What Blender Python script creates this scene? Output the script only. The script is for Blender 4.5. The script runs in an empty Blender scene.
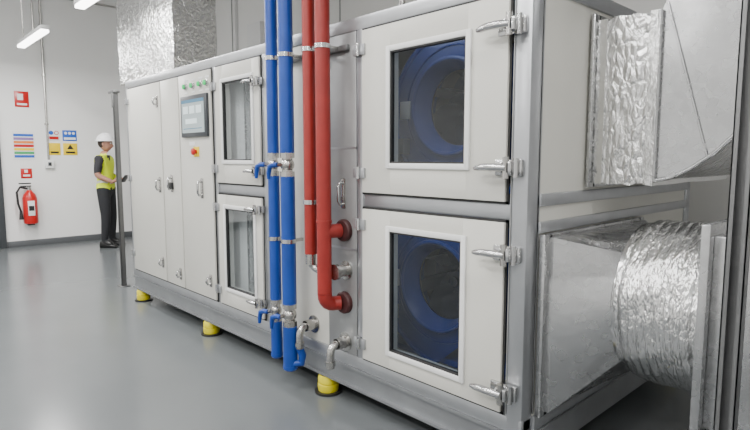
import bpy, bmesh, math, random
from mathutils import Vector, Matrix
random.seed(4)
scn=bpy.context.scene
# ------------------------------------------------------------------ materials
def mat(name,col,rough=.5,metal=0.,bump=0.,bscale=20.,var=0.,vscale=5.,emit=None,es=0.,spec=.5,coat=0.):
    m=bpy.data.materials.new(name);m.use_nodes=True
    nt=m.node_tree;b=nt.nodes['Principled BSDF']
    b.inputs['Base Color'].default_value=(*col,1);b.inputs['Roughness'].default_value=rough
    b.inputs['Metallic'].default_value=metal
    b.inputs['Specular IOR Level'].default_value=spec
    b.inputs['Coat Weight'].default_value=coat
    if emit:
        b.inputs['Emission Color'].default_value=(*emit,1);b.inputs['Emission Strength'].default_value=es
    tc=nt.nodes.new('ShaderNodeTexCoord')
    if var>0:
        n=nt.nodes.new('ShaderNodeTexNoise');n.inputs['Scale'].default_value=vscale;n.inputs['Detail'].default_value=6
        nt.links.new(tc.outputs['Object'],n.inputs['Vector'])
        cr=nt.nodes.new('ShaderNodeValToRGB')
        cr.color_ramp.elements[0].position=.3;cr.color_ramp.elements[1].position=.7
        cr.color_ramp.elements[0].color=(*[c*(1-var) for c in col],1)
        cr.color_ramp.elements[1].color=(*[min(1,c*(1+var)) for c in col],1)
        nt.links.new(n.outputs['Fac'],cr.inputs['Fac']);nt.links.new(cr.outputs['Color'],b.inputs['Base Color'])
    if bump>0:
        n2=nt.nodes.new('ShaderNodeTexNoise');n2.inputs['Scale'].default_value=bscale;n2.inputs['Detail'].default_value=4
        nt.links.new(tc.outputs['Object'],n2.inputs['Vector'])
        bp=nt.nodes.new('ShaderNodeBump');bp.inputs['Strength'].default_value=bump;bp.inputs['Distance'].default_value=.02
        nt.links.new(n2.outputs['Fac'],bp.inputs['Height']);nt.links.new(bp.outputs['Normal'],b.inputs['Normal'])
    return m
def galv(name,base=.55,rough=.38,con=.25,wav=.12):
    m=mat(name,(base,base,base),rough,.9)
    nt=m.node_tree;b=nt.nodes['Principled BSDF'];tc=nt.nodes.new('ShaderNodeTexCoord')
    v=nt.nodes.new('ShaderNodeTexVoronoi');v.inputs['Scale'].default_value=32
    nt.links.new(tc.outputs['Object'],v.inputs['Vector'])
    n=nt.nodes.new('ShaderNodeTexNoise');n.inputs['Scale'].default_value=1.6;n.inputs['Detail'].default_value=2
    nt.links.new(tc.outputs['Object'],n.inputs['Vector'])
    sx=nt.nodes.new('ShaderNodeSeparateColor');nt.links.new(v.outputs['Color'],sx.inputs['Color'])
    mx=nt.nodes.new('ShaderNodeMath');mx.operation='MULTIPLY_ADD';mx.inputs[1].default_value=.22;nt.links.new(sx.outputs['Red'],mx.inputs[0]);nt.links.new(n.outputs['Fac'],mx.inputs[2])
    cr=nt.nodes.new('ShaderNodeValToRGB');e=cr.color_ramp.elements
    e[0].position=.35;e[1].position=.9;e[0].color=(base*(1-con),base*(1-con*.95),base*(1-con*.9),1);e[1].color=(base*(1+con*.7),base*(1+con*.75),base*(1+con*.8),1)
    nt.links.new(mx.outputs[0],cr.inputs['Fac']);nt.links.new(cr.outputs['Color'],b.inputs['Base Color'])
    mr=nt.nodes.new('ShaderNodeMapRange');mr.inputs['To Min'].default_value=rough-.01;mr.inputs['To Max'].default_value=rough+.02
    nt.links.new(sx.outputs['Green'],mr.inputs['Value']);nt.links.new(mr.outputs['Result'],b.inputs['Roughness'])
    bp=nt.nodes.new('ShaderNodeBump');bp.inputs['Strength'].default_value=wav;bp.inputs['Distance'].default_value=.1
    nt.links.new(n.outputs['Fac'],bp.inputs['Height']);nt.links.new(bp.outputs['Normal'],b.inputs['Normal'])
    return m
def foilmat(name,strength=.8,scale=9,st=(1,1,1),rough=.24,col=.78):
    m=mat(name,(col,col,col*.99),rough,1.)
    nt=m.node_tree;b=nt.nodes['Principled BSDF'];tc=nt.nodes.new('ShaderNodeTexCoord')
    mp=nt.nodes.new('ShaderNodeMapping');mp.inputs['Scale'].default_value=st;nt.links.new(tc.outputs['Object'],mp.inputs['Vector'])
    n=nt.nodes.new('ShaderNodeTexNoise');n.inputs['Scale'].default_value=scale;n.inputs['Detail'].default_value=8;n.inputs['Distortion'].default_value=.8
    v=nt.nodes.new('ShaderNodeTexVoronoi');v.feature='DISTANCE_TO_EDGE';v.inputs['Scale'].default_value=scale*2.6
    for q in(n,v): nt.links.new(mp.outputs['Vector'],q.inputs['Vector'])
    mm=nt.nodes.new('ShaderNodeMath');mm.operation='MULTIPLY_ADD';mm.inputs[1].default_value=.45
    nt.links.new(v.outputs['Distance'],mm.inputs[0]);nt.links.new(n.outputs['Fac'],mm.inputs[2])
    bp=nt.nodes.new('ShaderNodeBump');bp.inputs['Strength'].default_value=strength;bp.inputs['Distance'].default_value=.03
    nt.links.new(mm.outputs[0],bp.inputs['Height']);nt.links.new(bp.outputs['Normal'],b.inputs['Normal'])
    return m
M={}
M['panel']=mat('panel_paint',(.60,.59,.54),.38,bump=.03,bscale=60,var=.02,vscale=3)
M['wframe']=mat('white_trim',(.74,.74,.73),.4)
M['alu']=mat('aluminium',(.43,.44,.455),.36,.8,var=.05,vscale=8)
M['alud']=mat('grey_steel_panel',(.33,.335,.335),.42,.55,var=.08,vscale=6)
M['galv']=galv('galvanised_sheet',.48,.26,.12,.22)
M['basem']=mat('base_channel_steel',(.30,.31,.32),.42,.7,var=.1,vscale=4)
M['strut']=galv('galvanised_strut',.22,.42,.12,.05)
M['foil']=foilmat('aluminium_foil_wrap',.8,13,(1,1,.45),.22,.72)
M['foil3']=foilmat('foil_riser_wrap',.9,8,(1,1,1),.26,.66)
M['foil2']=foilmat('foil_duct_wrap',.5,16,(2.2,.7,.7),.2,.76)
M['tape']=mat('foil_tape',(.70,.70,.69),.22,1.,bump=.25,bscale=30)
M['chrome']=mat('chrome',(.55,.55,.55),.2,1.)
M['steel']=mat('stainless_steel',(.46,.45,.43),.26,1.,var=.1,vscale=20)
M['blue']=mat('blue_pipe_jacket',(.004,.048,.29),.40,bump=.05,bscale=30,var=.1,vscale=8)
M['red']=mat('red_pipe_jacket',(.26,.016,.012),.45,bump=.08,bscale=30,var=.12,vscale=8)
M['dred']=mat('dark_rubber',(.05,.010,.010),.6)
M['fan']=mat('fan_blue_paint',(.003,.045,.28),.30,var=.1,vscale=4)
M['fand']=mat('impeller_dark',(.006,.018,.07),.35,.3)
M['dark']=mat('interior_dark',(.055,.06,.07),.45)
M['lgrey']=mat('interior_liner',(.30,.31,.32),.45)
M['black']=mat('black_plastic',(.015,.015,.016),.45)
M['gasket_gap']=mat('black_gasket_and_gap',(.02,.02,.02),.6)  # window gaskets, also the painted dark gaps around the doors
M['filter']=mat('filter_media',(.82,.82,.80),.8,bump=.2,bscale=60)
M['yel']=mat('yellow_isolator',(.70,.60,.01),.45)
M['red2']=mat('signal_red',(.5,.008,.008),.3)
M['green']=mat('green_button',(.0,.42,.10),.3,emit=(0,.7,.15),es=.6)
M['wall']=mat('wall_paint',(.85,.845,.83),.6,bump=.04,bscale=40,var=.015,vscale=1)
M['ceil']=mat('ceiling_paint',(.7,.7,.7),.8)
M['skirt']=mat('skirting_grey',(.085,.09,.095),.5)
M['doorg']=mat('door_grey',(.05,.055,.06),.45)
M['lamp']=mat('led_diffuser',(.9,.9,.9),.5,emit=(1,.99,.97),es=9)
M['white']=mat('white_plastic',(.8,.8,.8),.4)
M['yb']=mat('sign_yellow',(.85,.60,.0),.5)
M['bb']=mat('sign_blue',(.01,.10,.5),.5)
M['orange']=mat('sign_orange',(.75,.2,.03),.5)
M['purple']=mat('sign_purple',(.25,.15,.35),.5)
M['gsign']=mat('sign_green',(.05,.35,.12),.5)
M['skin']=mat('skin',(.38,.19,.13),.5)
M['vest']=mat('hivis_yellow',(.66,.80,.0),.6,bump=.2,bscale=25)
M['refl']=mat('reflective_tape',(.55,.55,.55),.35,.3)
M['shirt']=mat('dark_shirt',(.018,.018,.022),.8,bump=.2,bscale=25)
M['trous']=mat('black_trousers',(.016,.017,.02),.85,bump=.3,bscale=18)
M['boot']=mat('boots',(.012,.012,.012),.4)
M['hair']=mat('hair',(.03,.02,.015),.7)
M['screen']=mat('screen_lit',(.3,.36,.37),.2,emit=(.42,.50,.51),es=.35)
M['scr2']=mat('screen_detail',(.6,.7,.72),.2,emit=(.75,.85,.85),es=.4)
M['scr3']=mat('screen_header',(.05,.15,.25),.2,emit=(.05,.2,.3),es=.4)
M['bezel']=mat('bezel_grey',(.04,.045,.05),.35)
M['floor']=mat('epoxy_floor',(.135,.145,.150),.21,bump=.015,bscale=5,var=.05,vscale=1.2,spec=.42)
def glassmat(name,tint):
    g=bpy.data.materials.new(name);g.use_nodes=True;nt=g.node_tree;nt.nodes.clear()
    o=nt.nodes.new('ShaderNodeOutputMaterial');t=nt.nodes.new('ShaderNodeBsdfTransparent');t.inputs[0].default_value=(*tint,1)
    gl=nt.nodes.new('ShaderNodeBsdfGlossy');gl.inputs['Roughness'].default_value=.02;gl.inputs['Color'].default_value=(.9,.93,.95,1)
    lw=nt.nodes.new('ShaderNodeLayerWeight');lw.inputs['Blend'].default_value=.5
    pw=nt.nodes.new('ShaderNodeMath');pw.operation='POWER';pw.inputs[1].default_value=3.2
    ma=nt.nodes.new('ShaderNodeMath');ma.operation='MULTIPLY_ADD';ma.inputs[1].default_value=.85;ma.inputs[2].default_value=.06;ma.use_clamp=True
    mx=nt.nodes.new('ShaderNodeMixShader')
    nt.links.new(lw.outputs['Facing'],pw.inputs[0]);nt.links.new(pw.outputs[0],ma.inputs[0]);nt.links.new(ma.outputs[0],mx.inputs[0])
    nt.links.new(t.outputs[0],mx.inputs[1]);nt.links.new(gl.outputs[0],mx.inputs[2]);nt.links.new(mx.outputs[0],o.inputs[0])
    return g
M['glass']=glassmat('window_glass',(.76,.80,.82))
M['dimglass']=glassmat('fan_dimming_glass',(.47,.52,.57))  # dark tint stands in for the dim interior, darkens the fans
# ------------------------------------------------------------------ builder
def empty(name,loc=(0,0,0)):
    e=bpy.data.objects.new(name,None);e.location=loc;e.empty_display_size=.1;scn.collection.objects.link(e);return e
class B:
    def __init__(s,name,parent=None): s.n=name;s.p=parent;s.bm=bmesh.new();s.m=[]
    def mi(s,k):
        if k not in s.m: s.m.append(k)
        return s.m.index(k)
    def box(s,x0,x1,y0,y1,z0,z1,k,bev=0.,rot=None,piv=None):
        v=[s.bm.verts.new((x,y,z)) for x in(x0,x1) for y in(y0,y1) for z in(z0,z1)]
        F=[(0,1,3,2),(4,6,7,5),(0,4,5,1),(2,3,7,6),(0,2,6,4),(1,5,7,3)]
        i=s.mi(k);fs=[]
        for f in F:
            q=s.bm.faces.new([v[a] for a in f]);q.material_index=i;fs.append(q)
        if rot is not None:
            bmesh.ops.transform(s.bm,matrix=Matrix.Translation(piv)@rot.to_4x4()@Matrix.Translation(-Vector(piv)),verts=v)
        if bev>0:
            es=list({e for f in fs for e in f.edges})
            r=bmesh.ops.bevel(s.bm,geom=es,offset=bev,segments=2,affect='EDGES',profile=.5)
            for f in r['faces']: f.material_index=i
    def rings(s,R,k,close=True,caps=(True,True)):
        i=s.mi(k);V=[[s.bm.verts.new(p) for p in r] for r in R]
        n=len(V[0])
        for a,b in zip(V[:-1],V[1:]):
            for j in range(n if close else n-1):
                q=s.bm.faces.new([a[j],a[(j+1)%n],b[(j+1)%n],b[j]]);q.material_index=i
        if close and caps[0]: s.bm.faces.new(V[0][::-1]).material_index=i
        if close and caps[1]: s.bm.faces.new(V[-1]).material_index=i
    def tube(s,pts,r,k,seg=20,caps=(True,True)):
        P=[Vector(p) for p in pts];n=len(P)
        rr=r if isinstance(r,(list,tuple)) else [r]*n
        T=[]
        for i in range(n):
            t=(P[min(i+1,n-1)]-P[max(i-1,0)]).normalized();T.append(t)
        a=Vector((0,0,1)) if abs(T[0].z)<.9 else Vector((1,0,0))
        u=(a-T[0]*a.dot(T[0])).normalized();R=[]
        for i in range(n):
            u=(u-T[i]*u.dot(T[i])).normalized();w=T[i].cross(u)
            R.append([P[i]+(u*math.cos(2*math.pi*j/seg)+w*math.sin(2*math.pi*j/seg))*rr[i] for j in range(seg)])
        s.rings(R,k,True,caps)
    def cyl(s,p0,p1,r,k,seg=24,r1=None): s.tube([p0,p1],[r,r if r1 is None else r1],k,seg)
    def lathe(s,o,ax,prof,k,seg=32,caps=(True,True)):
        o=Vector(o);ax=Vector(ax).normalized();a=Vector((0,0,1)) if abs(ax.z)<.9 else Vector((1,0,0))
        u=(a-ax*a.dot(ax)).normalized();w=ax.cross(u)
        s.rings([[o+ax*t+(u*math.cos(2*math.pi*j/seg)+w*math.sin(2*math.pi*j/seg))*max(r,1e-4) for j in range(seg)] for t,r in prof],k,True,caps)
    def poly(s,pts,d,k):
        d=Vector(d);s.rings([[Vector(p) for p in pts],[Vector(p)+d for p in pts]],k)
    def ball(s,c,r,k,seg=16,sc=(1,1,1)):
        c=Vector(c);R=[]
        for i in range(1,seg//2):
            a=math.pi*i/(seg//2)
            R.append([c+Vector((sc[0]*r*math.sin(a)*math.cos(2*math.pi*j/seg),sc[1]*r*math.sin(a)*math.sin(2*math.pi*j/seg),-sc[2]*r*math.cos(a))) for j in range(seg)])
        s.rings(R,k)
    def done(s,ang=.6):
        bm=s.bm;bmesh.ops.recalc_face_normals(bm,faces=bm.faces)
        for f in bm.faces: f.smooth=True
        for e in bm.edges:
            if len(e.link_faces)==2 and e.calc_face_angle(0)>ang: e.smooth=False
        me=bpy.data.meshes.new(s.n);bm.to_mesh(me);bm.free()
        for k in s.m: me.materials.append(M[k])
        ob=bpy.data.objects.new(s.n,me);scn.collection.objects.link(ob)
        if s.p is not None: ob.parent=s.p
        return ob
def arc(c,r,a0,a1,n,plane='xz'):
    out=[]
    for i in range(n+1):
        a=math.radians(a0+(a1-a0)*i/n);p=r*math.cos(a);q=r*math.sin(a)
        out.append({'xz':(c[0]+p,c[1],c[2]+q),'yz':(c[0],c[1]+p,c[2]+q),'xy':(c[0]+p,c[1]+q,c[2])}[plane])
    return out
# ------------------------------------------------------------------ room
XL,XR,YF,YB,H=-9.26,4.0,-6.0,2.9,4.4
b=B('floor');b.box(XL-.2,XR+.2,YF-.2,YB+.2,-.1,0,'floor');b.done()
b=B('ceiling');b.box(XL-.2,XR+.2,YF-.2,YB+.2,H,H+.1,'ceil');b.done()
b=B('wall_left');b.box(XL-.2,XL,YF,YB,0,H,'wall');b.done()
b=B('wall_right');b.box(XR,XR+.2,YF,YB,0,H,'wall');b.done()
b=B('wall_back');b.box(XL-.2,XR+.2,YB,YB+.2,0,H,'wall');b.done()
b=B('wall_front');b.box(XL-.2,XR+.2,YF-.2,YF,0,H,'wall');b.done()
b=B('baseboard_left');b.box(XL,XL+.02,-.33,YB,0,.1,'skirt',.003);b.box(XL,XL+.02,YF,-1.45,0,.1,'skirt',.003);b.done()
b=B('baseboard_back');b.box(XL+.02,XR,YB-.02,YB,0,.1,'skirt',.003);b.done()
b=B('baseboard_right');b.box(XR-.02,XR,YF,YB-.02,0,.1,'skirt',.003);b.done()
for i,x in enumerate([-7.62,-6.2,-4.7,-3.3,-1.9,-.5,.9,2.3]):
    b=B('trim_%d'%(i+1));b.box(x-.012,x+.012,YB-.008,YB,.1,H,'alud',.002);b.done()
b=B('door_1')
DX=XL+.002
b.box(DX,DX+.05,-.43,-.34,0,2.2,'doorg',.005);b.box(DX,DX+.05,-1.45,-1.36,0,2.2,'doorg',.005);b.box(DX,DX+.05,-1.45,-.34,2.12,2.2,'doorg',.005)
b.box(DX+.005,DX+.035,-1.36,-.43,.01,2.12,'doorg',.004)
b.box(DX+.03,DX+.04,-.60,-.50,1.3,1.9,'glass');b.box(DX+.035,DX+.045,-.56,-.47,.95,1.15,'steel',.004)
b.tube([(DX+.045,-.51,1.05),(DX+.09,-.51,1.05),(DX+.09,-.64,1.05)],.011,'steel',10);b.done()
# ------------------------------------------------------------------ AHU
A=empty('air_handling_unit')
TOP=2.2
fr=B('frame',A)
def post(x0,x1): fr.box(x0,x1,-.012,.06,.25,TOP,'alu',.006)
for x0,x1 in((-4.55,-4.47),(-2.715,-2.66),(-2.02,-1.94),(-1.065,-1.015)): post(x0,x1)
fr.box(-.09,0,-.015,.08,.25,TOP,'alu',.018)
fr.box(-.082,-.078,-.018,0,.33,2.13,'alud');fr.box(-.006,.003,.07,.075,.33,2.13,'alud')
fr.box(-4.55,0,-.014,.06,2.13,TOP,'alu',.006);fr.box(-4.55,0,-.014,.06,.25,.32,'alu',.006)
for x0,x1 in((-2.66,-2.02),(-1.015,-.09)): fr.box(x0,x1,-.006,.05,1.185,1.255,'alu',.004)
for x0,x1 in((-2.66,-2.02),(-1.015,-.092)):  # black strips paint the shaded gaps between doors and frame
    for z0,z1 in((.321,1.186),(1.254,2.13)):
        fr.box(x0,x1,-.0165,-.0125,z0,z0+.012,'gasket_gap');fr.box(x0,x1,-.0165,-.0125,z1-.012,z1,'gasket_gap')
        fr.box(x0,x0+.012,-.0165,-.0125,z0,z1,'gasket_gap');fr.box(x1-.012,x1,-.0165,-.0125,z0,z1,'gasket_gap')
fr.box(-.06,.012,1.87,1.95,.25,TOP,'alu',.01)
for z0,z1 in((2.13,TOP),(1.245,1.30),(1.13,1.18),(.25,.32)): fr.box(-.06,.012,.07,1.9,z0,z1,'alu',.006)
for z0,z1 in((2.13,TOP),(.25,.32)): fr.box(-4.56,-4.5,.05,1.95,z0,z1,'alu',.006)
fr.box(-4.56,-4.5,1.87,1.95,.25,TOP,'alu',.006)
fr.done()
bs=B('base_frame',A)
for y0,y1 in((-.02,.10),(1.85,1.97)):
    bs.box(-4.56,.02,y0,y1,.235,.25,'basem');bs.box(-4.56,.02,y0,y1,.12,.135,'basem')
bs.box(-4.56,.02,.0,.012,.135,.235,'basem');bs.box(-4.56,.02,1.94,1.952,.135,.235,'basem')
for x0,x1 in((-4.56,-4.46),(-.08,.02)):
    bs.box(x0,x1,.10,1.85,.12,.25,'basem')
bs.box(-4.5,-.08,.012,1.94,.2,.24,'alud')
bs.done()
bo=B('body_panels',A)
bo.box(-4.53,-.02,.02,1.93,2.15,2.19,'panel')
bo.box(-4.53,-.02,1.90,1.94,.25,2.15,'panel')
bo.box(-4.54,-4.50,.03,1.92,.27,2.15,'panel')
bo.box(-.04,.0,.07,1.9,1.30,2.13,'panel');bo.box(-.04,.0,.07,1.9,.32,1.13,'panel');bo.box(-.04,.001,.07,1.9,1.17,1.25,'panel')
bo.box(-4.5,-.04,.05,1.9,.25,.27,'lgrey')
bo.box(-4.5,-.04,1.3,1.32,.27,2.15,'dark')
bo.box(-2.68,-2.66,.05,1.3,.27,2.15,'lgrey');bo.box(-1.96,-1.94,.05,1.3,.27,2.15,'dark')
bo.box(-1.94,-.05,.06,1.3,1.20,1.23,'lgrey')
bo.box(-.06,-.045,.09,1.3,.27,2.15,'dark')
bo.box(-1.94,-1.33,-.004,.03,.32,2.13,'panel',.003)
bo.box(-1.325,-1.07,-.012,.03,.32,2.13,'alud',.004)
bo.box(-1.325,-1.07,-.014,.0,1.50,1.512,'alu');bo.box(-1.325,-1.07,-.014,.0,.93,.942,'alu')
bo.done()
def door(name,x0,x1,z0,z1,win=None,gm='glass',y0=-.03,y1=-.012):
    d=B(name,A)
    if win is None: d.box(x0,x1,y0,.02,z0,z1,'panel',.006)
    else:
        a0,a1,c0,c1=win
        d.box(x0,a0,y0,y1,z0,z1,'panel',.003);d.box(a1,x1,y0,y1,z0,z1,'panel',.003)
        d.box(a0-.003,a1+.003,y0,y1,c1,z1,'panel',.003);d.box(a0-.003,a1+.003,y0,y1,z0,c0,'panel',.003)
        for q in((a0-.03,a0,c0-.03,c1+.03),(a1,a1+.03,c0-.03,c1+.03),(a0,a1,c1,c1+.03),(a0,a1,c0-.03,c0)):
            d.box(q[0],q[1],y1,.03,q[2],q[3],'panel')
        w=.024
        for q in((a0-w,a0+.004,c0-w,c1+w),(a1-.004,a1+w,c0-w,c1+w),(a0,a1,c1-.004,c1+w),(a0,a1,c0-w,c0+.004)):
            d.box(q[0],q[1],y0-.012,y0+.004,q[2],q[3],'wframe',.005)
        w=.012
        for q in((a0,a0+w,c0,c1),(a1-w,a1,c0,c1),(a0,a1,c1-w,c1),(a0,a1,c0,c0+w)):
            d.box(q[0],q[1],y0-.006,y0+.02,q[2],q[3],'gasket_gap',.002)
        v=[d.bm.verts.new(p) for p in((a0,y0+.006,c0),(a1,y0+.006,c0),(a1,y0+.006,c1),(a0,y0+.006,c1))]
        d.bm.faces.new(v).material_index=d.mi(gm)
    return d.done()
door('fan_door_upper',-1.004,-.102,1.265,2.119,(-.79,-.31,1.42,1.985),'dimglass')
door('fan_door_lower',-1.004,-.102,.333,1.175,(-.79,-.32,.43,1.075),'dimglass')
door('filter_door_upper',-2.651,-2.029,1.265,2.119,(-2.53,-2.12,1.43,2.0))
door('filter_door_lower',-2.651,-2.029,.333,1.175,(-2.53,-2.12,.47,1.08))
door('access_door_left',-4.462,-3.668,.333,2.119)
door('access_door_narrow',-3.652,-3.293,.333,2.119)
door('control_door',-3.278,-2.725,.333,2.119)
bk=B('front_gaps',A);bk.box(-4.468,-2.716,-.0165,.018,.32,2.131,'gasket_gap');bk.done()  # black sheet behind the doors, paints their gaps dark
hg=B('hinges',A)
def hinge(x,z):
    hg.box(x-.045,x-.008,-.042,-.012,z-.028,z+.028,'alu',.003);hg.box(x+.004,x+.045,-.042,-.028,z-.028,z+.028,'alu',.003)
    hg.cyl((x,-.045,z-.032),(x,-.045,z+.032),.011,'chrome',12)
for z in(2.02,1.37,1.09,.42): hinge(-1.02,z)
for z in(1.98,1.37,1.08,.44): hinge(-2.67,z)
for z in(2.0,1.25,.5): hinge(-4.47,z)
hg.done()
la=B('latches',A)
def latch(x,z,L=.105,s=1.):
    la.box(x-.03*s,x+.10*s,-.04,-.018,z-.034*s,z+.034*s,'chrome',.004)
    la.box(x+.02*s,x+.075*s,-.08,-.038,z-.027*s,z+.027*s,'chrome',.006)
    la.cyl((x+.046*s,-.074,z-.045*s),(x+.046*s,-.074,z+.045*s),.014*s,'steel',14)
    la.cyl((x+.078*s,-.05,z-.04*s),(x+.078*s,-.05,z+.04*s),.012*s,'chrome',12)
    la.box(x+.03*s,x+.06*s,-.084,-.078,z-.02*s,z+.02*s,'gasket_gap',.002)
    la.tube([(x+.05*s,-.08,z),(x,-.09,z+.002),(x-.05*s,-.089,z+.002),(x-L+.02,-.084,z-.002),(x-L,-.081,z-.004)],[.015*s,.017*s,.016*s,.014*s,.009*s],'chrome',14)
for z in(1.985,1.41,1.045,.44): latch(-.118,z)
for z in(1.96,1.36,1.10,.45): latch(-2.085,z,.085,.75)
la.done()
ph=B('pull_handles',A)
def pull(x,z,L=.13,y=-.03,k='chrome'):
    ph.box(x-.02,x+.02,y-.008,y+.002,z-L/2-.025,z+L/2+.025,'steel' if k=='chrome' else k,.006)
    ph.tube([(x,y,z-L/2),(x,y-.03,z-L/2),(x,y-.04,z-L/2+.02),(x,y-.04,z+L/2-.02),(x,y-.03,z+L/2),(x,y,z+L/2)],.009,k,12)
pull(-3.47,1.23,.10);ph.box(-3.50,-3.44,-.05,-.03,1.18,1.24,'black',.004)
pull(-2.90,1.21,.11);pull(-3.73,1.21,.09);pull(-3.73,1.95,.05);pull(-3.73,.5,.05)
pull(-3.36,.45,.05);pull(-1.18,1.25,.12,-.012);pull(-2.80,.48,.05)
ph.done()
cp=B('control_screen',A)
cp.box(-3.20,-2.745,-.055,-.03,1.615,1.945,'bezel',.008)
cp.box(-3.165,-2.78,-.058,-.054,1.65,1.91,'screen')
cp.box(-3.165,-2.78,-.060,-.057,1.885,1.91,'scr3')
for i in range(3):
    cp.box(-3.14+i*.115,-3.05+i*.115,-.060,-.057,1.80,1.86,'scr2')
cp.box(-3.14,-2.82,-.060,-.057,1.68,1.685,'scr3');cp.box(-3.1,-2.9,-.060,-.057,1.72,1.76,'scr2')
for k,x in enumerate((-3.13,-3.0,-2.87,-2.765)):
    cp.lathe((x,-.03,2.02),(0,-1,0),[(0,.027),(.008,.027),(.010,.022),(.022,.020),(.024,.0)],'chrome' ,18)
    cp.lathe((x,-.045,2.02),(0,-1,0),[(0,.021),(.014,.019),(.018,.008)],'green',18)
    cp.box(x-.03,x+.03,-.033,-.03,2.06,2.075,'white')
    cp.box(x-.028,x+.028,-.033,-.03,1.965,1.978,'white')
cp.box(-3.03,-2.93,-.034,-.03,1.46,1.54,'yb',.002)
cp.lathe((-2.98,-.032,1.50),(0,-1,0),[(0,.016),(.02,.016),(.022,.027),(.036,.026),(.042,.015)],'red2',20)
cp.box(-3.10,-3.0,-.033,-.03,1.55,1.58,'white')
cp.done()
ft=B('vibration_isolators',A)
for x in(-4.42,-2.94,-1.39,-.06):
    for y in(.03,1.91):
        ft.cyl((x,y,0),(x,y,.014),.085,'black',28)
        ft.lathe((x,y,.014),(0,0,1),[(0,.062),(.02,.066),(.045,.066),(.05,.055),(.055,.064),(.085,.064),(.10,.056)],'yel',28)
        ft.cyl((x,y,.11),(x,y,.123),.05,'black',24)
ft.done()
def fan(name,cx,cz,cy,r):
    f=B(name,A)
    n=56
    pl=[];inner=[];ri=r*.60
    for i in range(n+1):
        t=i/n;a=math.radians(-60+330*t);rr=r*(.86+.26*t)
        pl.append((cx+rr*math.cos(a),cz+rr*math.sin(a)));inner.append((cx+ri*math.cos(a),cz+ri*math.sin(a)))
    m=len(pl);k=f.mi('fan')
    def V(p,y): return f.bm.verts.new((p[0],y,p[1]))
    io=[V(p,cy) for p in pl];ii=[V(p,cy) for p in inner];ob=[V(p,cy+.36) for p in pl]
    for j in range(m-1):
        for q in((io[j],io[j+1],ii[j+1],ii[j]),(io[j+1],io[j],ob[j],ob[j+1])):
            f.bm.faces.new(q).material_index=k
    q=(io[-1],io[0],ii[0],ii[-1]);f.bm.faces.new(q).material_index=k
    f.tube([(p[0],cy,p[1]) for p in pl],.016,'fan',8)
    f.lathe((cx,cy-.03,cz),(0,1,0),[(0,ri*1.04),(.0,ri*1.0),(.05,ri*.88),(.10,ri*.84)],'fan',44,(False,False))
    f.tube(arc((cx,cy-.03,cz),ri*1.04,0,360,44),.012,'fan',8,(False,False))
    f.tube(arc((cx,cy-.004,cz),r*.80,0,360,48),.006,'fan',8,(False,False))
    f.lathe((cx,cy+.34,cz),(0,-1,0),[(0,ri*1.25),(.012,ri*1.22),(.03,.10),(.16,.055),(.18,.0)],'fand',36)
    f.lathe((cx,cy+.08,cz),(0,1,0),[(0,ri*.84),(.02,ri*.9),(.05,ri*1.2)],'fand',40,(False,False))
    for i in range(9):
        a=2*math.pi*i/9
        P0=[];P1=[]
        for t in(0,.33,.66,1):
            rr=ri*(.42+.8*t);aa=a+.75*t
            P0.append(Vector((cx+rr*math.cos(aa),cy+.10,cz+rr*math.sin(aa))));P1.append(Vector((cx+rr*math.cos(aa),cy+.33,cz+rr*math.sin(aa))))
        f.rings([P0,P1],'fand',False)
    f.lathe((cx,cy+.16,cz),(0,-1,0),[(0,.03),(.02,.028),(.022,.0)],'steel',16)
    f.box(cx-r*1.1,cx+r,cy+.02,cy+.34,cz-r*1.12,cz-r*1.03,'fan',.006)
    f.box(cx-r*1.35,cx-r*1.2,cy-.02,cy+.03,cz-r*1.1,cz+r*1.05,'alud',.004)
    for dz in(-.5,.1,.6): f.box(cx-r*1.30,cx-r*1.22,cy-.03,cy-.02,cz+dz*r,cz+dz*r+.05,'white',.002)
    f.box(cx-r*.92,cx-r*.74,cy-.012,cy-.001,cz-.05,cz+.05,'white',.002)
    f.box(cx-r*1.0,cx-r*.74,cy-.06,cy-.001,cz-r*.62,cz-r*.40,'alud',.006)
    return f.done()
fan('supply_fan_upper',-.66,1.72,.30,.40)
fan('supply_fan_lower',-.74,.74,.30,.40)
pf=B('bag_filters',A)
for z0,z1 in((1.3,2.1),(.34,1.17)):
    x=-2.64;pts=[];i=0
    while x<-1.98: pts.append((x,.10+(.07 if i%2 else 0)+random.uniform(-.01,.01)));x+=.035;i+=1
    R=[[Vector((p[0],p[1],z)) for p in pts] for z in (z0,(z0+z1)/2,z1)]
    pf.rings(R,'filter',False)
    pf.box(-2.64,-1.98,.07,.10,z0,z0+.04,'galv');pf.box(-2.40,-2.37,.07,.10,z0,z1,'galv')
pf.done()
nz=B('drain_nozzles',A)
def nozzle(x,z,y=-.012,down=False,L=.07):
    nz.lathe((x,y,z),(0,-1,0),[(0,.055),(.008,.055),(.010,.034),(L,.030),(L,.0)],'steel',28)
    if down:
        P=[(x,y-L+.01,z)]+[(x,y-L-.045*math.sin(t),z-.045+.045*math.cos(t)) for t in(.3,.7,1.1,1.57)]+[(x,y-L-.045,z-.13)]
        nz.tube(P,.024,'steel',18);nz.cyl((x,y-L-.045,z-.09),(x,y-L-.045,z-.115),.030,'steel',12)
        nz.cyl((x,y-L+.03,z),(x,y-L,z),.036,'steel',8)
    else:
        nz.lathe((x,y-L,z),(0,-1,0),[(0,.030),(0,.045),(.022,.045),(.026,.0)],'steel',28)
nozzle(-1.16,.81);nozzle(-1.17,.385,down=True);nozzle(-1.48,.42,-.004,down=True)
for x,z in((-1.17,1.04),(-1.17,.62)):
    nz.lathe((x,-.012,z),(0,-1,0),[(0,.064),(.02,.064),(.03,.056),(.03,.0)],'dred',28)
nz.done()
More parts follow.
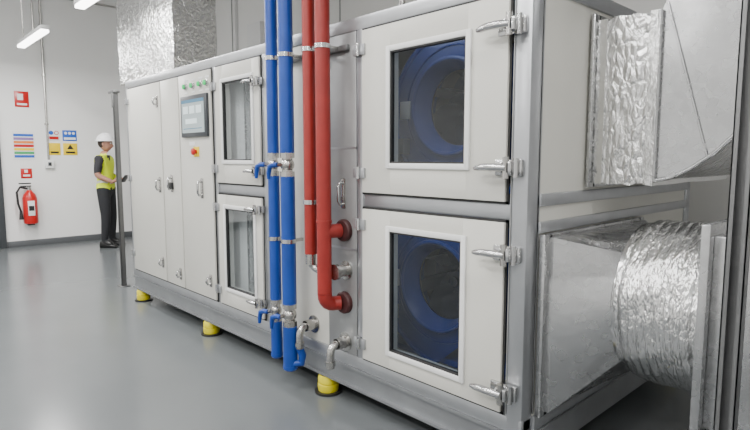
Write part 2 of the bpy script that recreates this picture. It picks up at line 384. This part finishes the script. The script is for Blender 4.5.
# ------------------------------------------------------------------ pipes
def clamp(b,x,y,z,r):
    b.cyl((x,y,z-.012),(x,y,z+.012),r+.004,'chrome',28)
    b.box(x-.010,x+.010,y+r,-.036,z-.010,z+.010,'steel')
PY=-.14
def valve(b,x,y,z,r):
    b.cyl((x,y,z-.06),(x,y,z+.06),r*.8,'steel',8);b.cyl((x,y,z-.075),(x,y,z-.04),r*1.12,'steel',8);b.cyl((x,y,z+.04),(x,y,z+.075),r*1.12,'steel',8)
    b.ball((x,y,z),r*1.1,'steel',16)
    b.cyl((x,y,z),(x-.01,y-r-.03,z),.013,'steel',12)
    b.tube([(x,y-r-.03,z),(x-.03,y-r-.04,z+.0),(x-.06,y-r-.045,z-.012),(x-.072,y-r-.045,z-.05),(x-.076,y-r-.045,z-.085)],[.014,.016,.016,.014,.010],'blue',10)
def bluepipe(x,y,r,zb,vs):
    b=B('blue_water_pipe')
    cuts=sorted(vs);z0=zb+.03
    for v in cuts+[None]:
        z1=H-.001 if v is None else v-.07
        b.cyl((x,y,z0),(x,y,z1),r,'blue',28)
        if v is not None: z0=v+.07
    for v in cuts: valve(b,x,y,v,r*.9)
    for z in(2.05,.95): clamp(b,x,y,z,r)
    b.tube([(x,y,zb+.03),(x,y,zb+.012),(x,y,zb)],[r*1.06,r*1.06,r*.8],'blue',24)
    return b
bluepipe(-1.70,PY,.036,.18,[1.41,.49]).done()
b=bluepipe(-1.55,PY,.044,.14,[1.41,.49])
P=[(-1.55,PY,.19),(-1.52,PY+.01,.185),(-1.49,PY+.04,.19),(-1.485,PY+.045,.24),(-1.485,PY+.02,.30)]
b.tube(P,.024,'blue',16);b.done()
b=B('red_water_pipe')
b.cyl((-1.325,PY,.90),(-1.325,PY,H-.001),.035,'red',28)
b.cyl((-1.325,PY,.84),(-1.325,PY,.90),.030,'steel',12)
P=[(-1.325,PY,.85)]+[(-1.325+.04-.04*math.cos(t),PY+.02*math.sin(t),.85-.04*math.sin(t)) for t in(.4,.8,1.2,1.57)]+[(-1.21,PY+.04,.81)]
b.tube(P,.022,'steel',16)
for z in(2.05,1.2): clamp(b,-1.325,PY,z,.035)
b.done()
b=B('red_water_pipe')
x=-1.20
P=[(x,PY,H-.001),(x,PY,.69)]+[(x,PY+.06-.06*math.cos(t),.68-.06*math.sin(t)) for t in(.3,.6,.9,1.2,1.57)]+[(x+.02,-.042,.62)]
b.tube([P[0],P[1]],.041,'red',28);b.tube(P[1:],.041,'red',28)
b.tube([(x,PY,1.04),(x+.02,-.042,1.04)],.040,'red',26)
b.cyl((x,PY,1.09),(x,PY,1.105),.045,'red',26)
clamp(b,x,PY,2.05,.041)
b.done()
b=B('control_cable')
b.tube([(-1.45,-.08,H-.001),(-1.45,-.08,2.3),(-1.45,-.08,1.6),(-1.44,-.07,1.25),(-1.47,-.05,1.12),(-1.43,-.04,1.06),(-1.42,-.01,1.05)],.008,'black',8);b.done()
b=B('pipe_support_rail',A)
b.box(-1.80,-1.12,-.036,-.015,2.035,2.065,'strut',.003)
b.done()
# ------------------------------------------------------------------ ducts right side
D=empty('insulated_elbow_duct')
b=B('flange',D)
Y0,Y1,Z0,Z1=.50,1.60,1.345,2.06
b.box(.013,.03,Y0-.04,Y0+.02,Z0-.03,Z1+.04,'galv',.003);b.box(.013,.03,Y1-.02,Y1+.04,Z0-.03,Z1+.04,'galv',.003)
b.box(.013,.03,Y0,Y1,Z1-.02,Z1+.04,'galv',.003);b.box(.013,.03,Y0,Y1,Z0-.03,Z0+.02,'galv',.003)
b.done()
def rrect(x,y0,y1,z0,z1,n,jit,tag):
    rnd=random.Random(tag);out=[]
    for i in range(n): out.append((x,y0,z0+(z1-z0)*i/n))
    for i in range(n): out.append((x,y0+(y1-y0)*i/n,z1))
    for i in range(n): out.append((x,y1,z1-(z1-z0)*i/n))
    for i in range(n): out.append((x,y1-(y1-y0)*i/n,z0))
    cy,cz=(y0+y1)/2,(z0+z1)/2
    return [Vector((p[0],p[1]+(p[1]-cy)*rnd.uniform(-jit,jit),p[2]+(p[2]-cz)*rnd.uniform(-jit,jit))) for p in out]
b=B('foil_sleeve',D)
R=[];N=9
for i in range(N+1):
    t=i/N;e=.014*math.sin(math.pi*t)+.004*math.sin(i*2.3)
    R.append(rrect(.02+.27*t,Y0-e,Y1+e,Z0-e,Z1+e,14,.006,i))
b.rings(R,'foil');b.done(1.1)
b=B('foil_tape',D)
for xx in(.035,.26):
    b.rings([rrect(xx,Y0-.012,Y1+.012,Z0-.012,Z1+.012,8,.003,3),rrect(xx+.04,Y0-.014,Y1+.014,Z0-.014,Z1+.014,8,.005,5)],'tape')
b.done(.9)
b=B('galvanised_elbow',D)
outer=[(.29,1.35),(.36,1.365),(.44,1.405),(.52,1.465),(.60,1.55),(.68,1.66),(.75,1.79),(.80,1.95),(.82,2.12),(.82,2.3)]
inner=[(.29,2.055),(.295,2.065),(.30,2.08),(.305,2.09),(.31,2.10),(.315,2.115),(.32,2.13),(.325,2.15),(.33,2.18),(.33,2.3)]
R=[]
for (ox,oz),(ix,iz) in zip(outer,inner):
    R.append([Vector((ox,Y0+.01,oz)),Vector((ox,Y1-.01,oz)),Vector((ix,Y1-.01,iz)),Vector((ix,Y0+.01,iz))])
b.rings(R,'galv',True,(True,False))
b.box(.33,.82,Y0+.01,Y1-.01,2.3,H-.001,'galv')
for i in range(len(outer)-1):
    (a,c),(d,e)=outer[i],outer[i+1]
    b.tube([(a,Y0+.004,c),(d,Y0+.004,e)],.009,'galv',8)
b.tube([(.33,Y0,2.3),(.82,Y0,2.3)],.014,'galv',8);b.tube([(.295,Y0,1.35),(.295,Y0,2.07)],.014,'galv',8)
b.tube([(.32,Y0+.006,2.10),(.50,Y0+.006,1.46)],.005,'galv',6)
b.done(.9)
D2=empty('flexible_connector_duct')
b=B('flange',D2)
y0,y1,z0,z1=.10,1.08,.345,1.115
for q in((y0-.035,y0+.025,z0-.02,z1+.012),(y1-.025,y1+.035,z0-.02,z1+.012),(y0,y1,z1-.025,z1+.012),(y0,y1,z0-.02,z0+.025)):
    b.box(.013,.04,q[0],q[1],q[2],q[3],'galv',.003)
b.done()
b=B('transition_hopper',D2)
cy,cz,r=.52,.83,.31
def ringmix(x,t,n=48):
    out=[]
    for j in range(n):
        a=2*math.pi*j/n+math.pi/4
        c,s=math.cos(a),math.sin(a);m=max(abs(c),abs(s))
        sy=(y0+y1)/2+(y1-y0)/2*c/m;sz=(z0+z1)/2+(z1-z0)/2*s/m
        ky=cy+r*c;kz=cz+r*s
        out.append(Vector((x,sy*(1-t)+ky*t,sz*(1-t)+kz*t)))
    return out
b.rings([ringmix(.03,0),ringmix(.06,0),ringmix(.30,1),ringmix(.34,1)],'galv');b.done(.5)
b=B('foil_flexible_sleeve',D2)
R=[];rnd=random.Random(2);N=90;ph_=[rnd.uniform(0,6.28) for _ in range(6)]
for i in range(N+1):
    t=i/N
    base=r+.012+.026*min(1,math.sin(math.pi*t)*1.8)
    ring=[]
    for j in range(96):
        a=2*math.pi*j/96
        rib=.006*abs(math.sin(math.pi*t*10))+.003*math.sin(7*a+t*4)+.002*math.sin(17*a+ph_[0]+t*9)+rnd.uniform(-.0008,.0008)
        x=.27+.34*t+.004*math.sin(4*a+ph_[1])
        ring.append(Vector((x,cy+(base+rib)*math.cos(a),cz+(base+rib)*math.sin(a))))
    R.append(ring)
b.rings(R,'foil2')
b.done(1.4)
b=B('duct_collar_clamps',D2)
for xx in(.275,.585): b.cyl((xx,cy,cz),(xx+.016,cy,cz),r+.024,'chrome',64)
b.done()
b=B('rectangular_duct',D2)
b.box(.61,.64,.10,.96,.44,1.22,'galv',.004);b.box(.64,1.9,.14,.92,.48,1.18,'galv',.006)
b.box(1.2,1.225,.10,.96,.44,1.22,'galv',.004)
for xx in(.80,.95,1.1): b.box(xx,xx+.01,.134,.14,.49,1.17,'galv')
b.box(1.9,1.93,.10,.96,.44,1.22,'galv',.004)
for xx in (.9,1.7):
    for yy in(.17,.87): b.box(xx,xx+.03,yy,yy+.03,0,.481,'strut')
b.done()
def strutpost(x0,x1,y0,y1,z1,z0=0):
    b=B('strut_channel_post');t=.004
    b.box(x0,x1,y1-t,y1,z0,z1,'strut');b.box(x0,x0+t,y0,y1,z0,z1,'strut');b.box(x1-t,x1,y0,y1,z0,z1,'strut')
    w=(x1-x0)*.27
    b.box(x0,x0+w,y0,y0+t,z0,z1,'strut');b.box(x1-w,x1,y0,y0+t,z0,z1,'strut')
    b.box(x0-.04,x1+.04,y0-.03,y1+.03,0,.008,'strut',.002)
    return b
b=strutpost(.735,.79,-.10,-.055,H-.001);b.box(.70,.83,-.12,-.03,H-.01,H-.001,'strut');b.done()
b=strutpost(-5.225,-5.18,.08,.125,2.16)
b.box(-5.33,-5.16,.07,.14,2.16,2.19,'strut',.003);b.box(-5.235,-5.17,.07,.078,2.0,2.16,'strut',.002)
b.done()
# ------------------------------------------------------------------ riser duct on machine
D3=empty('foil_insulated_riser_duct')
b=B('riser',D3)
R=[]
for i in range(25):
    z=2.30+(H-.001-2.30)*i/24
    ring=[]
    for p in rrect(0,-.0,1,0,1,10,0,1):
        X=-5.62+1.52*p[1];Y=.30+.46*p[2]
        ring.append(Vector((X+random.uniform(-.006,.006),Y+random.uniform(-.006,.006),z)))
    R.append(ring)
b.rings(R,'foil3');b.done(1.1)
b=B('spigot',D3);b.box(-4.5,-4.15,.34,.72,2.201,2.31,'galv');b.done()
b=B('steel_conduit_riser');b.cyl((-1.22,.5,2.205),(-1.22,.5,H-.001),.02,'steel',12);b.lathe((-1.22,.5,2.201),(0,0,1),[(0,.06),(.012,.06),(.014,.03),(.05,.028)],'steel',20);b.done()
b=B('cable_trunking');b.box(-7.5,-7.42,YB-.06,YB-.001,.1,H-.001,'white',.004);b.box(-6.9,-6.5,YB-.14,YB-.001,3.1,3.6,'white',.01);b.done()
# ------------------------------------------------------------------ wall items
e=.002;X=XL+e
b=B('fire_exit_sign')
b.box(X,X+.006,-.10,.10,2.27,2.52,'red2',.002);b.box(X+.006,X+.008,-.06,.02,2.38,2.48,'white');b.box(X+.006,X+.008,-.07,.07,2.30,2.33,'white');b.done()
b=B('safety_chart_poster')
b.box(X,X+.004,-.17,.15,1.43,1.88,'white')
for i,k in enumerate(('bb','purple','orange','red2','yb','gsign','bb')):
    z=1.84-i*.057;b.box(X+.004,X+.006,-.15,.13,z-.042,z,k)
b.done()
b=B('safety_notice')
b.box(X,X+.005,.34,.52,1.74,1.92,'white',.002);b.box(X,X+.005,.34,.52,1.50,1.70,'yb',.002)
b.cyl((X+.004,.39,1.87),(X+.008,.39,1.87),.035,'bb',20);b.cyl((X+.004,.47,1.87),(X+.008,.47,1.87),.035,'red2',20)
b.cyl((X+.004,.47,1.87),(X+.009,.47,1.87),.024,'white',20)
b.box(X+.005,X+.007,.36,.50,1.76,1.81,'red2');b.box(X+.005,X+.007,.37,.49,1.53,1.56,'black');b.done()
b=B('safety_notice')
b.box(X,X+.005,.56,.78,1.74,1.92,'bb',.002);b.box(X,X+.005,.56,.78,1.50,1.70,'yb',.002)
for yy in(.61,.67,.73): b.cyl((X+.004,yy,1.87),(X+.008,yy,1.87),.022,'white',20)
b.box(X+.005,X+.007,.58,.76,1.76,1.80,'white');b.poly([(X+.005,.62,1.60),(X+.005,.72,1.60),(X+.005,.67,1.68)],(.003,0,0),'black')
b.box(X+.005,X+.007,.60,.74,1.53,1.56,'black');b.done()
b=B('fire_extinguisher_sign');b.box(X,X+.006,-.08,.08,1.12,1.28,'red2',.002);b.box(X+.006,X+.008,-.05,.05,1.15,1.18,'white');b.box(X+.006,X+.008,-.03,.02,1.21,1.26,'white');b.done()
b=B('fire_extinguisher')
fx,fy=XL+.12,.0
b.lathe((fx,fy,.38),(0,0,1),[(0,.07),(.01,.10),(.03,.105),(.42,.105),(.48,.085),(.53,.045),(.56,.025)],'red2',28)
b.box(fx+.100,fx+.109,-.05,.045,.52,.76,'white',.002)
b.box(fx+.109,fx+.111,-.04,.035,.60,.68,'black')
b.cyl((fx,fy,.93),(fx,fy,.98),.03,'chrome',14)
b.box(fx-.018,fx+.018,fy-.12,fy+.03,.985,1.005,'black',.003);b.box(fx-.018,fx+.018,fy-.14,fy+.03,1.03,1.05,'black',.003)
b.tube([(fx,fy-.03,.96),(fx+.02,fy-.13,.98),(fx+.03,fy-.18,.90),(fx+.03,fy-.17,.72),(fx+.02,fy-.14,.60)],.017,'black',10)
b.cyl((fx+.02,fy-.14,.60),(fx+.02,fy-.135,.46),.019,'black',10,.034)
b.box(XL+.001,fx-.098,-.03,.03,.78,.90,'black',.003);b.box(XL+.001,fx+.02,-.05,.05,.36,.38,'black')
b.done()
b=B('electrical_conduit')
b.cyl((XL+.025,.33,1.4),(XL+.025,.33,4.05),.017,'steel',10)
b.tube([(XL+.025,.33,4.05),(XL+.025,.36,4.1),(XL+.025,2.85,4.1)],.017,'steel',10)
b.tube([(XL+.025,.22,4.38),(XL+.025,.22,3.3)],.012,'steel',8)
b.box(XL+.001,XL+.06,.27,.40,1.28,1.42,'white',.006);b.box(XL+.06,XL+.066,.31,.36,1.32,1.38,'bezel',.002)
for z in(2,2.8,3.6): b.box(XL+.001,XL+.02,.30,.36,z,z+.02,'steel')
b.done()
# ------------------------------------------------------------------ LED battens
LC=(1.0,.99,.975)
def batten(x,y,z=3.0,L=1.4,W=62):
    b=B('led_batten_light')
    b.box(x-L/2,x+L/2,y-.05,y+.05,z+.035,z+.085,'white',.006)
    b.box(x-L/2+.02,x+L/2-.02,y-.048,y+.048,z,z+.036,'lamp',.01)
    for q in(-.5,.5): b.cyl((x+q,y,z+.08),(x+q,y,H-.001),.006,'steel',8)
    ob=b.done()
    l=bpy.data.lights.new('tube','AREA');l.shape='RECTANGLE';l.size=L;l.size_y=.12;l.energy=W;l.color=LC
    lo=bpy.data.objects.new('tube_lamp',l);lo.location=(x,y,z-.012);lo.parent=ob;scn.collection.objects.link(lo)
for x,y in((-7.36,-.2),(-4.55,-.2),(-7.36,-3.2),(-4.45,-3.2),(-1.5,-3.2),(1.4,-3.2),(1.9,-.9),(-1.6,-1.5)):
    batten(x,y,3.0 if y>-.5 or y<-2 else 3.6,W=70 if x<-4 else 52)
w=bpy.data.worlds.new('world');scn.world=w;w.use_nodes=True;w.node_tree.nodes['Background'].inputs[0].default_value=(.8,.85,.9,1);w.node_tree.nodes['Background'].inputs[1].default_value=.3
for i,(x,y) in enumerate(((-5.5,-2.5),(0,-3.2))):
    b=B('ceiling_light_panel');b.box(x-1.2,x+1.2,y-.3,y+.3,H-.03,H-.001,'lamp',.004);ob=b.done()
    l=bpy.data.lights.new('panel','AREA');l.shape='RECTANGLE';l.size=2.4;l.size_y=.6;l.energy=125;l.color=LC
    lo=bpy.data.objects.new('panel_lamp',l);lo.location=(x,y,H-.04);lo.parent=ob;scn.collection.objects.link(lo)
for z in(2.1,1.17):  # unseen fill lights, added to brighten the fans behind the windows
    l=bpy.data.lights.new('fan_fill_light','AREA');l.shape='RECTANGLE';l.size=.7;l.size_y=.06;l.energy=1.0
    lo=bpy.data.objects.new('fan_fill',l);lo.location=(-.6,.13,z);lo.rotation_euler=(math.radians(25),0,0);lo.parent=A;scn.collection.objects.link(lo)
# ------------------------------------------------------------------ person
W=empty('maintenance_worker')
def skinmesh(verts,edges,radii,root,sub=2):
    me=bpy.data.meshes.new('t');me.from_pydata(verts,edges,[]);ob=bpy.data.objects.new('t',me);scn.collection.objects.link(ob)
    ob.modifiers.new('s','SKIN');sv=me.skin_vertices[0].data
    for i,r in enumerate(radii):
        sv[i].radius=r if isinstance(r,tuple) else (r,r);sv[i].use_root=(i==root)
    m=ob.modifiers.new('u','SUBSURF');m.levels=sub;m.render_levels=sub
    dg=bpy.context.evaluated_depsgraph_get();out=bpy.data.meshes.new_from_object(ob.evaluated_get(dg))
    bpy.data.objects.remove(ob);return out
V=[(0,0,.97),(0,.0,1.10),(0,.0,1.26),(0,-.01,1.40),(0,-.01,1.49),(0,.01,1.57),
   (.095,0,.90),(.105,.02,.50),(.11,-.02,.10),(.125,.12,.045),
   (-.095,0,.90),(-.11,.03,.50),(-.13,.0,.10),(-.15,.14,.045),
   (.175,-.01,1.43),(.235,-.03,1.17),(.20,.19,1.07),
   (-.175,-.01,1.43),(-.235,-.02,1.17),(-.17,.21,1.09)]
E=[(0,1),(1,2),(2,3),(3,4),(4,5),(0,6),(6,7),(7,8),(8,9),(0,10),(10,11),(11,12),(12,13),(3,14),(14,15),(15,16),(3,17),(17,18),(18,19)]
Rr=[(.165,.13),(.155,.125),(.165,.13),(.155,.115),(.075,.075),(.060,.060),.112,.078,.056,.048,.112,.078,.056,.048,.078,.055,.034,.078,.055,.034]
me=skinmesh(V,E,Rr,0)
for k in('trous','vest','refl','shirt','skin','boot'): me.materials.append(M[k])
for p in me.polygons:
    c=p.center;p.use_smooth=True
    k=0
    if c.z<.11: k=5
    elif c.z<.96 and abs(c.x)<.25 and c.y<.14 : k=0
    else:
        if abs(c.x)<.19: k=1
        else: k=3
        if k==1 and (1.06<c.z<1.11): k=2
        if c.z>1.515: k=4
        if k==1 and c.z>1.42 and abs(c.x)<.05 and c.y>0: k=3
        if c.y>.14 and abs(c.x)>.12 or (c.z<1.22 and abs(c.x)>.20): k=4
    p.material_index=k
ob=bpy.data.objects.new('body',me);scn.collection.objects.link(ob);ob.parent=W
hb=B('head',W)
R=[];seg=28
for i in range(1,20):
    a=math.pi*i/20;zz=-math.cos(a)
    ring=[]
    for j in range(seg):
        t=2*math.pi*j/seg;cx_,sy_=math.cos(t),math.sin(t)
        wx=.080*math.sin(a)*(1-.22*max(0,-zz));wy=.100*math.sin(a)*(1-.12*max(0,-zz))
        x_=wx*cx_;y_=wy*sy_
        if sy_>0 and zz<-.2: y_+=.012*math.sin(a)*sy_
        if sy_>.95 and -.40<zz<.08: y_+=.024*(1-abs(zz+.28)/.38)
        if sy_>.7 and abs(abs(cx_)-.38)<.25 and abs(zz-.05)<.12: y_-=.008
        ring.append(Vector((x_,.03+y_,1.675+.118*zz)))
    R.append(ring)
hb.rings(R,'skin')
for s in(-1,1):
    hb.ball((s*.081,.02,1.672),.03,'skin',10,(.35,.6,1.))
    hb.ball((s*.030,.119,1.685),.012,'white',10);hb.ball((s*.030,.128,1.685),.006,'hair',8)
    hb.box(s*.032-.016,s*.032+.016,.120,.130,1.703,1.709,'hair',.002)
hb.box(-.024,.024,.120,.130,1.618,1.625,'red',.002)
hb.ball((0,.000,1.69),.1,'hair',20,(.84,.92,.95))
hb.done(.9)
hh=B('hard_hat',W)
prof=[(0,.122),(.02,.120),(.05,.112),(.085,.088),(.11,.05),(.12,.0)]
hh.rings([[Vector((r_*.92*math.cos(2*math.pi*j/32),.02+r_*1.12*math.sin(2*math.pi*j/32),1.725+t)) for j in range(32)] for t,r_ in prof[:-1]],'white')
hh.rings([[Vector((q*.92*math.cos(2*math.pi*j/32),.02+q*1.12*math.sin(2*math.pi*j/32)+(.035 if math.sin(2*math.pi*j/32)>.3 and q>.125 else 0),zz)) for j in range(32)] for q,zz in((.118,1.732),(.136,1.724),(.136,1.718),(.116,1.722))],'white')
hh.tube([(0,-.09,1.78),(0,-.04,1.832),(0,.02,1.848),(0,.08,1.832),(0,.13,1.78)],.01,'white',8)
hh.done(.9)
for s,wr in((1,Vector((.20,.19,1.07))),(-1,Vector((-.17,.21,1.09)))):
    tgt=Vector((.085 if s>0 else -.085,.30,1.12))
    dr=(tgt-wr).normalized();side=Vector((0,0,1))
    palm=[wr-dr*.03,wr,wr+dr*.045,wr+dr*.085]
    vs=[tuple(p) for p in palm];es=[(0,1),(1,2),(2,3)];rs=[.03,.026,(.034,.017),(.034,.016)]
    for k in range(4):
        o=wr+dr*.08+side*(.027-.018*k);L=[.038,.042,.039,.03][k]
        inn=Vector((-s,0,0))
        p1=o+dr*L*.7;p2=p1+dr*L*.3+inn*L*.5;p3=p2+inn*L*.5
        i=len(vs);vs+= [tuple(o),tuple(p1),tuple(p2),tuple(p3)];es+=[(i,i+1),(i+1,i+2),(i+2,i+3),(3,i)];rs+=[.0095,.009,.0085,.0075]
    i=len(vs);o=wr+dr*.035+side*.025
    vs+=[tuple(o),tuple(o+dr*.03+side*.025),tuple(o+dr*.055+side*.03)];es+=[(i,i+1),(i+1,i+2),(2,i)];rs+=[.012,.0105,.009]
    m2=skinmesh(vs,es,rs,1,1);m2.materials.append(M['skin'])
    for p in m2.polygons:p.use_smooth=True
    ho=bpy.data.objects.new('hand_l' if s<0 else 'hand_r',m2);scn.collection.objects.link(ho);ho.parent=W
tb=B('tablet',W);tb.box(-.10,.10,.30,.312,1.05,1.19,'black',.004,Matrix.Rotation(math.radians(-35),3,'X'),(0,.30,1.12));tb.done()
bt=B('boots',W)
for x,y in((.115,-.02),(-.135,0)):
    R=[]
    for t,wd,hh_ in((-.07,.03,.06),(-.06,.042,.11),(0,.044,.125),(.05,.046,.10),(.10,.05,.07),(.17,.05,.06),(.20,.035,.04)):
        R.append([Vector((x+wd*c,y+t,max(0.0,hh_*.5+hh_*.5*s_))) for c,s_ in [(math.cos(2*math.pi*j/16),math.sin(2*math.pi*j/16)) for j in range(16)]])
    bt.rings(R,'boot')
bt.done(1)
W.location=(-8.27,.91,0);W.rotation_euler=(0,0,math.radians(50-90))
# ------------------------------------------------------------------ camera
f=548;th=math.atan(57/548);yaw=math.radians(43.3)
d=Vector((-math.cos(yaw),math.sin(yaw),0));r_=Vector((math.sin(yaw),math.cos(yaw),0));up=Vector((0,0,1))
fw=d*math.cos(th)-up*math.sin(th);u=d*math.sin(th)+up*math.cos(th)
cam=bpy.data.cameras.new('camera');cam.sensor_width=36;cam.lens=f/750*36;cam.clip_start=.05
co=bpy.data.objects.new('camera',cam);scn.collection.objects.link(co);scn.camera=co
co.matrix_world=Matrix((( r_.x,u.x,-fw.x,1.206),(r_.y,u.y,-fw.y,-2.016),(r_.z,u.z,-fw.z,1.45),(0,0,0,1)))
